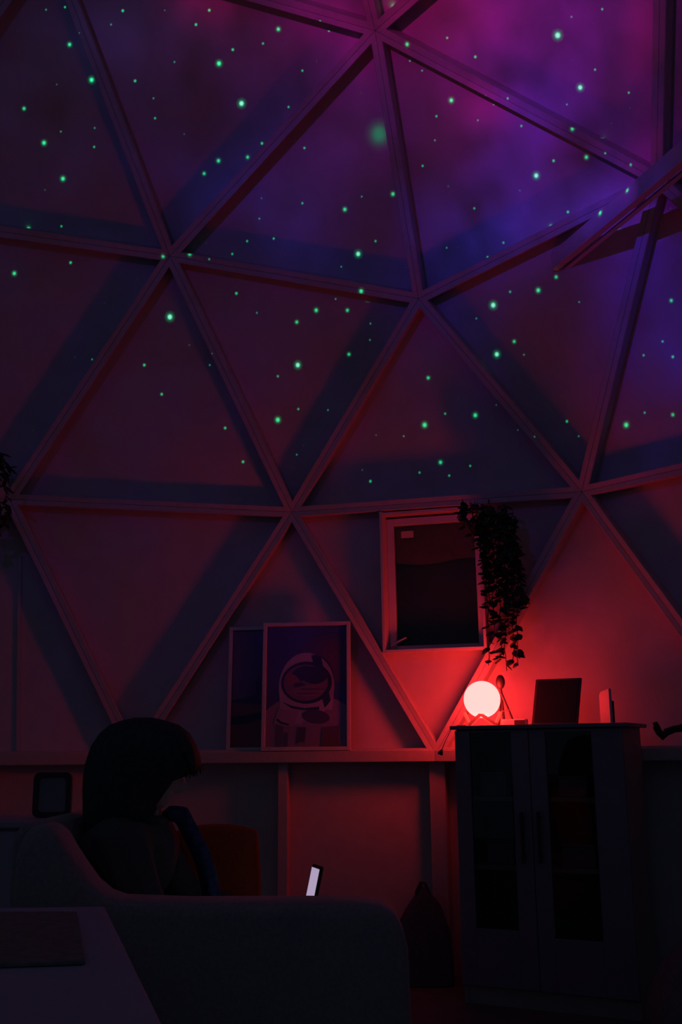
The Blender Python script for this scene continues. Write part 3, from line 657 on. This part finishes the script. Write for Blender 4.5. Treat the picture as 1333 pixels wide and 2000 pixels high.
# ------------------------------------------------------------------ armchair
def rprof(name, pts, pf0, pf1, m, parent, bev):
    return MB().prism([loc(a, pf0, h) for a, h in pts], HF * (pf1 - pf0)).build(name, m, parent, smooth=True, bevel=bev)
AC = empty('chaise_sofa', loc(-.28, 2.65, 0), 'dark plum sofa with a long low side in front of the seated person', 'sofa')
arm = [(-.655, .06), (-.672, .78), (-.658, .835), (-.63, .862), (-.59, .855), (-.555, .80), (-.50, .73), (-.44, .709), (.04, .707), (.085, .695), (.115, .665), (.13, .60), (.13, .06)]
def smooth_prof(pts, it=2):
    for _ in range(it):
        q = []
        for i in range(len(pts)):
            a, b_ = Vector(pts[i]), Vector(pts[(i + 1) % len(pts)]); q += [tuple(a.lerp(b_, .25)), tuple(a.lerp(b_, .75))]
        pts = q
    return pts
rprof('armrest', smooth_prof(arm, 1), 2.20, 2.34, M['sofa'], AC, .03)
rprof('chair_back', smooth_prof([(-.70, .08), (-.72, .80), (-.70, .855), (-.665, .86), (-.645, .80), (-.57, .45), (-.57, .08)], 1), 2.34, 3.12, M['sofa'], AC, .02)
rprof('chair_base', [(-.57, .10), (-.57, .30), (-.20, .30), (-.20, .10)], 2.34, 3.12, M['sofa'], AC, .015)
rprof('seat_cushion', [(-.57, .302), (-.59, .43), (-.18, .43), (-.18, .302)], 2.35, 3.11, M['sofa'], AC, .035)
for a, f in ((-.64, 2.26), (.08, 2.26), (-.64, 3.05), (-.26, 3.05)):
    MB().tube([loc(a, f, 0), loc(a, f, .065)], [.018, .024], 12).build('leg', M['black'], AC)
# orange cushion standing on the seat against the far armrest
def cushion(name, c, ax, az, w, h, t, m, parent=None):
    ay = ax.cross(az); rr = []; N = 24
    v = []; f = []
    for side in (1, -1):
        for i in range(N + 1):
            for j in range(N + 1):
                x, y = i / N * 2 - 1, j / N * 2 - 1
                e_ = (max(0, 1 - x ** 4) * max(0, 1 - y ** 4)) ** .5; pin = 1 - .06 * (1 - abs(x)) * 0
                sx = x * (1 - .07 * (1 - y * y) * 0 - .05 * y * y * 0); rnd = 1 - .10 * (x * x * y * y)
                v.append(c + ax * (sx * w / 2 * rnd) + az * (y * h / 2 * rnd) + ay * (side * t / 2 * e_))
    for s_ in range(2):
        o = s_ * (N + 1) ** 2
        for i in range(N):
            for j in range(N): f.append([o + i * (N + 1) + j, o + (i + 1) * (N + 1) + j, o + (i + 1) * (N + 1) + j + 1, o + i * (N + 1) + j + 1])
    ob = mesh_obj(name, v, f, m, parent, True); w_ = ob.modifiers.new('w', 'WELD'); w_.merge_threshold = .002; return ob
cz = (HF * .12 + Z_).normalized()
co = cushion('cushion', loc(-.352, 2.99, .625), HR, cz, .25, .37, .11, M['orange'])
tag(co, 'rust orange cushion standing on the sofa seat beyond the person', 'cushion')

# ------------------------------------------------------------------ person
PDp = 2.62
def Pp(px, py, dz=0): return pt(px, py, PDp) + HF * dz
def skin_mesh(nodes, links, sub=1, root=0):
    me = bpy.data.meshes.new('tmp'); me.from_pydata([tuple(n[0]) for n in nodes], links, []); me.update()
    o = bpy.data.objects.new('tmp', me); COL.objects.link(o)
    o.modifiers.new('skin', 'SKIN'); s = o.modifiers.new('s', 'SUBSURF'); s.levels = sub; s.render_levels = sub
    sk = me.skin_vertices[0] if len(me.skin_vertices) else None
    if sk is None:
        bm = bmesh.new(); bm.from_mesh(me); bm.verts.layers.skin.verify(); bm.to_mesh(me); bm.free(); sk = me.skin_vertices[0]
    for i, n in enumerate(nodes):
        r = n[1]; sk.data[i].radius = r if isinstance(r, tuple) else (r, r); sk.data[i].use_root = (i == root)
    dg = bpy.context.evaluated_depsgraph_get(); dg.update(); ev = o.evaluated_get(dg); m2 = ev.to_mesh()
    v = [x.co.copy() for x in m2.vertices]; f = [list(p.vertices) for p in m2.polygons]; ev.to_mesh_clear()
    bpy.data.objects.remove(o); bpy.data.meshes.remove(me); return v, f
def remesh(v, f, vox, it=2):
    me = bpy.data.meshes.new('tmp'); me.from_pydata([tuple(a) for a in v], [], f); o = bpy.data.objects.new('tmp', me); COL.objects.link(o)
    r = o.modifiers.new('r', 'REMESH'); r.mode = 'VOXEL'; r.voxel_size = vox
    s = o.modifiers.new('s', 'SMOOTH'); s.factor = .5; s.iterations = it
    dg = bpy.context.evaluated_depsgraph_get(); dg.update(); ev = o.evaluated_get(dg); m2 = ev.to_mesh()
    v = [x.co.copy() for x in m2.vertices]; f = [list(p.vertices) for p in m2.polygons]; ev.to_mesh_clear(); bpy.data.objects.remove(o); bpy.data.meshes.remove(me)
    par = list(range(len(v)))
    def find(i):
        while par[i] != i: par[i] = par[par[i]]; i = par[i]
        return i
    for q in f:
        for j in q[1:]: par[find(j)] = find(q[0])
    cnt = {}
    for i in range(len(v)): r_ = find(i); cnt[r_] = cnt.get(r_, 0) + 1
    big = max(cnt, key=cnt.get); keep = {}; nv = []
    for i in range(len(v)):
        if find(i) == big: keep[i] = len(nv); nv.append(v[i])
    return nv, [[keep[i] for i in q] for q in f if q[0] in keep]
# phone placement
ph_top = pt(622, 1690, PDp); ph_n = (-HR * .93 - HF * .30 + Z_ * .22).normalized()      # screen normal, towards the face
ph_s = Z_.cross(ph_n).normalized(); ph_up = ph_n.cross(ph_s).normalized()
if ph_up.z < 0: ph_up = -ph_up
PHL, PHW = .150, .072
ph_c = ph_top - ph_up * (PHL / 2)
torso = {'pel': Pp(232, 1835), 'sp': Pp(222, 1770), 'ch': Pp(236, 1695), 'uc': Pp(258, 1645), 'nb': Pp(278, 1612), 'nk': Pp(290, 1578), 'hd': Pp(302, 1530)}
sh = {s: Pp(258, 1642, s * .155) for s in (-1, 1)}; el = {-1: Pp(325, 1790, -.20), 1: Pp(345, 1785, .18)}
wr = {s: ph_c - ph_up * .075 - HR * .055 + HF * (s * .05) - Z_ * .01 for s in (-1, 1)}
hip = {s: Pp(240, 1860, s * .085) for s in (-1, 1)}
kn = {s: Pp(545 + 15 * s, 1850, s * .12) for s in (-1, 1)}
an = {s: Vector((kn[s].x, kn[s].y, .09)) + HR * .09 for s in (-1, 1)}; toe = {s: an[s] + HR * .16 - Z_ * .055 for s in (-1, 1)}; heel = {s: an[s] - HR * .03 - Z_ * .05 for s in (-1, 1)}
def body_nodes(inf=0.0, parts='all'):
    N = []; Lk = []; idx = {}
    def add(k, p, r, to=None):
        rr = (r[0] + inf, r[1] + inf) if isinstance(r, tuple) else r + inf
        idx[k] = len(N); N.append((p, rr))
        if to is not None: Lk.append((idx[to], idx[k]))
    add('pel', torso['pel'], .105)
    if parts != 'legs':
        add('sp', torso['sp'], .098, 'pel'); add('ch', torso['ch'], .105, 'sp'); add('uc', torso['uc'], .085, 'ch')
        if parts != 'all': add('nb', torso['nb'], .058, 'uc')
        else:
            add('nb', torso['nb'], .055, 'uc'); add('nk', torso['nk'], .043, 'nb'); add('hd', torso['hd'], .045, 'nk')
        for s in (-1, 1):
            add('s%d' % s, sh[s], .056, 'uc'); add('m%d' % s, sh[s].lerp(el[s], .5), .045, 's%d' % s); add('e%d' % s, el[s], .038, 'm%d' % s)
            add('f%d' % s, el[s].lerp(wr[s], .35), .036, 'e%d' % s); add('w%d' % s, el[s].lerp(wr[s], 1.06 if parts == 'all' else .93), .029 if parts == 'all' else .020, 'f%d' % s)
    if parts != 'torso':
        for s in (-1, 1):
            add('h%d' % s, hip[s], .09, 'pel'); add('t%d' % s, hip[s].lerp(kn[s], .5), .075, 'h%d' % s); add('k%d' % s, kn[s], .058, 't%d' % s)
            add('c%d' % s, kn[s].lerp(an[s], .35), .054, 'k%d' % s); add('a%d' % s, an[s], .036, 'c%d' % s)
            if parts == 'all': add('b%d' % s, toe[s], (.038, .025), 'a%d' % s)
    return N, Lk
bv_, bf_ = skin_mesh(*body_nodes(-.006))
ALLV, ALLF = list(bv_), list(bf_)
def merge(v, f):
    n = len(ALLV); ALLV.extend(v); ALLF.extend([[i + n for i in q] for q in f])
# hands: five fingers curled round the phone
for s in (-1, 1):
    w = wr[s]; edge = ph_c + ph_s * 0 - ph_up * .045
    sideP = ph_s if ph_s.dot(HF) * s > 0 else -ph_s
    palm_c = ph_c - ph_up * .035 + sideP * (PHW / 2 + .012) + ph_n * -.012
    bk_ = -ph_n
    N = [(w.lerp(el[s], .12), (.024, .020)), (w.lerp(palm_c, .5), (.030, .016)), (palm_c, (.034, .015))]; Lk = [(0, 1), (1, 2)]
    hv, hf = skin_mesh(N, Lk, 2); merge(hv, hf)
    for k, ln in enumerate((.070, .080, .075, .058)):
        b0_ = palm_c + ph_up * (.030 - .020 * k) + bk_ * .004
        q1 = b0_ + sideP * .004 + bk_ * (ln * .28); q2 = q1 - sideP * (ln * .40) + bk_ * .004; q3 = q2 - sideP * (ln * .32) - bk_ * .006
        hv, hf = skin_mesh([(b0_, .0095), (q1, .009), (q2, .0082), (q3, .007)], [(0, 1), (1, 2), (2, 3)], 2); merge(hv, hf)
    t0 = palm_c - ph_up * .028 + ph_n * .006; t1 = t0 + ph_up * .026 + ph_n * .024; t2 = t1 + ph_up * .026 - sideP * .016 - ph_n * .004
    hv, hf = skin_mesh([(t0, .013), (t1, .0105), (t2, .0085)], [(0, 1), (1, 2)], 2); merge(hv, hf)
# head with a face
HS = .88; hc_ = Pp(304, 1487); pitch = math.radians(24); yawh = math.radians(8)
hx = (HR * math.cos(yawh) + HF * math.sin(yawh)); hy = (HF * math.cos(yawh) - HR * math.sin(yawh))
fx_ = hx * math.cos(pitch) - Z_ * math.sin(pitch); fz_ = hx * math.sin(pitch) + Z_ * math.cos(pitch)
def HL(x, y, z): return hc_ + (fx_ * x + hy * y + fz_ * z) * HS
prof = [(-.118, .030, -.020, .020), (-.112, .066, -.035, .034), (-.100, .082, -.045, .045), (-.088, .081, -.055, .052), (-.080, .086, -.062, .055), (-.074, .083, -.066, .057), (-.067, .089, -.070, .059), (-.058, .084, -.076, .062), (-.045, .084, -.084, .066), (-.030, .085, -.090, .069), (-.015, .084, -.096, .071), (0, .081, -.100, .073), (.015, .086, -.102, .075), (.030, .092, -.103, .076), (.050, .093, -.102, .077), (.070, .086, -.096, .074), (.090, .068, -.080, .063), (.105, .044, -.056, .044), (.114, .018, -.025, .020)]
rr = []
for z, xf, xb, w in prof:
    ring = []
    for k in range(48):
        a = 2 * math.pi * k / 48; ca_, sa_ = math.cos(a), math.sin(a)
        x = (xf if ca_ > 0 else -xb) * (abs(ca_) ** .85) * (1 if ca_ > 0 else -1); y = w * (abs(sa_) ** .9) * (1 if sa_ > 0 else -1)
        fa = max(0, ca_)
        if ca_ > 0:
            nose = math.exp(-(y / .013) ** 2) * (.030 * math.exp(-((z + .040) / .012) ** 2) + .018 * math.exp(-((z + .022) / .016) ** 2) + .006 * math.exp(-(z / .015) ** 2))
            eye = -.010 * math.exp(-((abs(y) - .031) / .013) ** 2 - ((z - .002) / .011) ** 2)
            cheek = .004 * math.exp(-((abs(y) - .040) / .015) ** 2 - ((z + .03) / .016) ** 2)
            lipc = -.004 * math.exp(-(y / .024) ** 2 - ((z + .074) / .0035) ** 2)
            x += nose + eye + cheek + lipc
        ring.append(HL(x, y, z))
    rr.append(ring)
hm = MB().rings(rr)
for s in (-1, 1):   # ears and eyeballs
    hm.sphere(HL(-.012, s * .074, -.02), .016, 12, 8, (.9, .6, 1.5))
merge(hm.v, hm.f)
bv_, bf_ = remesh(ALLV, ALLF, .0042, 2)
per = mesh_obj('person', bv_, bf_, M['skin'], None, True)
tag(per, 'person with short black hair sitting in profile in the armchair, looking down at a phone', 'person')
for s in (-1, 1):
    MB().sphere(HL(.074, s * .031, .001), .0115 * HS, 16, 10).build('eye', M['eye'], per, smooth=True)
jv, jf = skin_mesh(*body_nodes(.022, 'torso'), sub=1)
# collar
cl = MB(); rr = []
for k_, (t, r_) in enumerate(((0, .085), (.35, .068), (.75, .060), (1.0, .062))):
    c_ = torso['uc'].lerp(torso['nk'], t * .85); rr.append([c_ + HR * (math.cos(a) * r_) + HF * (math.sin(a) * r_ * 1.05) + Z_ * (.01 * math.cos(a) * -t) for a in [2 * math.pi * q / 24 for q in range(24)]])
cl.rings(rr)
cl.sphere(torso['ch'].lerp(torso['uc'], .45) + HR * .015, .120, 24, 14, (.95, 1.15, 1.0))
n0 = len(jv); jv = jv + cl.v; jf = jf + [[i + n0 for i in q] for q in cl.f]
jv, jf = remesh(jv, jf, .008, 3)
mesh_obj('jacket', jv, jf, M['jacket'], per, True)
tv_, tf_ = skin_mesh(*body_nodes(.014, 'legs'), sub=1); tv_, tf_ = remesh(tv_, tf_, .009, 2); mesh_obj('trousers', tv_, tf_, M['jeans'], per, True)
for s in (-1, 1):
    v_, f_ = skin_mesh([(heel[s] + Z_ * .01, (.042, .040)), (an[s] + HR * .06 - Z_ * .035, (.044, .034)), (toe[s] + HR * .03 + Z_ * .005, (.040, .026))], [(0, 1), (1, 2)], 2); v_ = [Vector((a.x, a.y, max(a.z, .002))) for a in v_]; mesh_obj('shoe', v_, f_, M['black'], per, True)
# scarf falling from the neck
sc = MB(); pth = [Pp(330, 1588, 0), Pp(352, 1592, .02), Pp(368, 1625, .03), Pp(388, 1665, .03), Pp(402, 1700, .02), Pp(418, 1775, 0)]
sc.tube(pth, [.020, .024, .022, .023, .022, .018], 12)
for k in range(4): sc.tube([p + HF * (.014 * math.cos(k * 1.6)) + HR * (.014 * math.sin(k * 1.6)) for p in pth], .011, 8)
v_, f_ = remesh(sc.v, sc.f, .006, 2); mesh_obj('scarf', v_, f_, M['scarf'], per, True)
# hair
HRG = [(1402, 300, 262, .03), (1407, 322, 240, .052), (1416, 348, 216, .080), (1432, 368, 198, .102), (1455, 382, 183, .114), (1475, 389, 176, .119), (1492, 391, 171, .120), (1504, 389, 169, .120), (1513, 370, 168, .120), (1524, 350, 167, .120), (1540, 340, 166, .120), (1560, 326, 166, .118), (1580, 311, 166, .115), (1600, 302, 166, .112), (1625, 296, 168, .106), (1650, 288, 172, .098), (1675, 276, 182, .085), (1700, 262, 196, .065)]
rr = []
for i, (py, xf, xb, w) in enumerate(HRG):
    cxx = (xf + xb) / 2; c_ = Pp(cxx, py, 0); hw = (xf - xb) / 2 / FPX * PDp; ring = []
    for k in range(120):
        a = 2 * math.pi * k / 120; g = 1 + .018 * noise.noise(Vector((math.cos(a) * 9, math.sin(a) * 9, i * .22))) + .012 * noise.noise(Vector((math.cos(a) * 25, math.sin(a) * 25, i * .15)))
        g = g if i > 1 else 1
        e_ = .85
        ring.append(c_ + HR * (hw * g * (abs(math.cos(a)) ** e_) * (1 if math.cos(a) > 0 else -1)) + HF * (w * g * (abs(math.sin(a)) ** e_) * (1 if math.sin(a) > 0 else -1)))
    rr.append(ring)
hv = MB().rings(rr)
for k in range(22):     # loose locks
    a = rs.uniform(-1, 1); x0_ = 382 + rs.uniform(-14, 4)
    hv.tube([Pp(x0_ - 40, 1440 + rs.uniform(-10, 10), a * .07), Pp(x0_ - 8, 1470, a * .085), Pp(x0_, 1497, a * .08), Pp(x0_ - 4 + rs.uniform(-6, 6), 1512 + rs.uniform(-4, 8), a * .075)], [.006, .006, .004, .001], 6)
hv.build('hair', M['hair'], per, smooth=True)
# phone
ph = empty('phone', ph_c - ph_up * PHL / 2, 'smartphone with a bright screen held upright over the armrest', 'phone')
MB().box(ph_c, ph_s, ph_n, ph_up, PHW, .009, PHL).build('phone_body', M['black'], ph, bevel=.003)
MB().box(ph_c + ph_n * .005 - ph_up * .002, ph_s, ph_n, ph_up, PHW - .008, .0012, PHL - .012).build('screen', M['screen'], ph)

# ------------------------------------------------------------------ table at the lower left with a dark mat
TH = .72
t1 = at_h(205, 1770, TH); t2 = at_h(318, 2000, TH); tdir = (t2 - t1).normalized(); tw = (at_h(0, 1773, TH) - t1).normalized(); tw = (tw - tdir * tw.dot(tdir)).normalized() * 1
twx = (at_h(0, 1773, TH) - t1).normalized()
T1 = t1; T2 = t1 + tdir * 1.25; T3 = T2 + twx * .85; T4 = T1 + twx * .85
tb = empty('side_table', (T1 + T3) / 2 - Z_ * TH, 'pale blue grey table in the lower left corner with a dark mat on it', 'table')
MB().prism([T1 - Z_ * .028, T2 - Z_ * .028, T3 - Z_ * .028, T4 - Z_ * .028], Z_ * .028).build('tabletop', M['table'], tb, bevel=.004)
cT = (T1 + T3) / 2
for p in (T1, T2, T3, T4):
    q = p.lerp(cT, .10); MB().tube([Vector((q.x, q.y, 0)), Vector((q.x, q.y, TH - .028))], [.016, .02], 12).build('leg', M['table'], tb)
mq = [at_h(0, 1788, TH), at_h(150, 1788, TH), at_h(166, 1886, TH), at_h(0, 1892, TH)]
mq[0] = mq[1] + (mq[0] - mq[1]) * 1.25; mq[3] = mq[2] + (mq[3] - mq[2]) * 1.5
tag(MB().prism([p + Z_ * .001 for p in mq], Z_ * .006).build('table_mat', M['mat_'], bevel=.002), 'dark rectangular mat lying on the pale table at the lower left', 'mat')

# ------------------------------------------------------------------ low cupboard behind the chair and the small black frame
e = empty('low_cupboard', loc(-1.2, 3.7, 0), 'pale low cupboard at the left edge behind the armchair', 'cupboard')
LC = 1 - .0598 * 3.5; L0, L1 = -1.75, -.94
b = MB(); b.box(loc((L0 + L1) / 2, 3.7, LC - .01), HR, HF, Z_, L1 - L0 + .02, .42, .02); b.build('cupboard_top', M['pale_blue'], e, bevel=.003)
b = MB(); b.box(loc((L0 + L1) / 2, 3.71, (LC - .02) / 2), HR, HF, Z_, L1 - L0, .38, LC - .02); b.build('cupboard_body', M['pale_blue'], e, bevel=.002)
for k in range(2):
    xm = L0 + (L1 - L0) * (k * 2 + 1) / 4; b = MB(); b.box(loc(xm, 3.512, LC / 2), HR, HF, Z_, (L1 - L0) / 2 - .01, .016, LC - .06); d_ = b.build('cupboard_door', M['pale_blue'], e, bevel=.002)
    b = MB(); b.tube([loc(xm + (.15 if k == 0 else -.15), 3.504, LC / 2), loc(xm + (.15 if k == 0 else -.15), 3.485, LC / 2)], [.008, .012], 12); b.build('knob', M['black'], d_)
fd = 3.62
def FP(x, y): p = pt(x, y, 3.55); return p
f0 = pt(62, 1592, 3.53); f1 = pt(137, 1592, 3.53); f2 = pt(62, 1509, 3.53); f0.z = f1.z = LC + .001; fw_ = (f1 - f0).length; fh = f2.z - f0.z
e = empty('photo_frame', (f0 + f1) / 2, 'small black frame with rounded corners standing on the low cupboard', 'photo frame')
def rrect(w, h, r, c, n=6):
    o = []
    for cx, cy2, a0 in ((w / 2 - r, h / 2 - r, 0), (-w / 2 + r, h / 2 - r, 90), (-w / 2 + r, -h / 2 + r, 180), (w / 2 - r, -h / 2 + r, 270)):
        for k in range(n + 1):
            a = math.radians(a0 + 90 * k / n); o.append(c + HR * (cx + r * math.cos(a)) + Z_ * (cy2 + r * math.sin(a)))
    return o
cF = (f0 + f1) / 2 + Z_ * fh / 2; oo = rrect(fw_, fh, .022, cF); ii = rrect(fw_ - .036, fh - .036, .012, cF); n = len(oo)
mb = MB(); mb.add(oo + ii + [p + HF * .016 for p in oo] + [p + HF * .016 for p in ii], [[i, (i + 1) % n, n + (i + 1) % n, n + i] for i in range(n)] + [[2 * n + i, 3 * n + i, 3 * n + (i + 1) % n, 2 * n + (i + 1) % n] for i in range(n)] + [[i, 2 * n + i, 2 * n + (i + 1) % n, (i + 1) % n] for i in range(n)] + [[n + i, n + (i + 1) % n, 3 * n + (i + 1) % n, 3 * n + i] for i in range(n)])
mb.build('frame', M['black'], e)
MB().prism(rrect(fw_ - .037, fh - .037, .012, cF + HF * .006), HF * .006).build('picture', M['cab'], e)

# ------------------------------------------------------------------ tote bag, beanbag, boom arm
bc = at_h(830, 1921, 0); hz = lambda y, d: None
bd = project(bc)[2]; s_ = bd / FPX; bw = 112 * s_; bh = (1921 - 1733) * s_
e = empty('tote_bag', bc, 'dark peaked cloth bag on the floor between the armchair and the cabinet', 'bag')
bq = MB(); dpt = .16
prof_b = [(-.5, 0), (-.52, .25), (-.50, .50), (-.30, .72), (-.02, .95), (.04, .95), (.30, .78), (.46, .52), (.5, .25), (.5, 0)]
rr = []
pp = [Vector(p) for p in prof_b]
for k, (sc_, dz) in enumerate(((.86, -.5), (1, -.38), (1, .38), (.86, .5))):
    rr.append([bc + HR * (p[0] * bw * sc_) + Z_ * (.002 + p[1] * bh * (1 if abs(dz) < .4 else .93)) + HF * (dz * dpt * (1 - .5 * p[1])) for p in prof_b])
bq.rings(rr); bq.build('bag_body', M['bag'], e, bevel=.004)
for dz in (-.03, .03):
    MB().tube([bc + HR * (bw * .45 * math.cos(a)) * .5 + Z_ * (bh * .86 + .09 * math.sin(a)) * 1 + HF * dz for a in [math.pi * q / 12 for q in range(13)]] if False else [bc + HR * x * bw + Z_ * (y * bh) + HF * dz for x, y in ((-.16, .72), (-.10, .90), (-.02, .99), (.05, .99), (.13, .88), (.18, .72))], .006, 6).build('strap', M['black'], e)
bb = at_h(1425, 2084, 0)
mb = MB(); rr = []
for i in range(13):
    t = i / 12; z = .47 * t; r_ = .27 * (math.sin(math.pi * (.28 + .70 * t)) ** .8) * (1 - .25 * t); rr.append([bb + Vector((math.cos(a) * r_ * (1 + .03 * math.sin(5 * a)), math.sin(a) * r_, z + .002)) for a in [2 * math.pi * q / 32 for q in range(32)]])
mb.rings(rr); bo = mb.build('beanbag', M['mat_'], None, smooth=True); tag(bo, 'black rounded beanbag on the floor at the lower right edge', 'beanbag')
e = empty('boom_arm', at_h(1560, 1970, 0), 'black jointed boom arm reaching in from the right edge above the ledge', 'boom arm')
dA = 3.9
def BA(x, y): return pt(x, y, dA)
MB().tube([BA(1340, 1421), BA(1318, 1424), BA(1300, 1431)], [.013, .013, .014], 10).build('arm', M['black'], e)
MB().tube([BA(1303, 1432), BA(1296, 1437), BA(1288, 1430), BA(1283, 1420), BA(1280, 1411)], [.010, .017, .013, .014, .010], 10).build('clamp_head', M['black'], e, smooth=True)
MB().tube([BA(1330, 1421), BA(1560, 1398)], .013, 10).build('rear_arm', M['black'], e)
q = BA(1560, 1398); MB().tube([Vector((q.x, q.y, 0)), Vector((q.x, q.y, .02)), Vector((q.x, q.y, .021)), Vector((q.x, q.y, q.z + .02))], [.12, .11, .012, .012], 16).build('pole', M['black'], e)
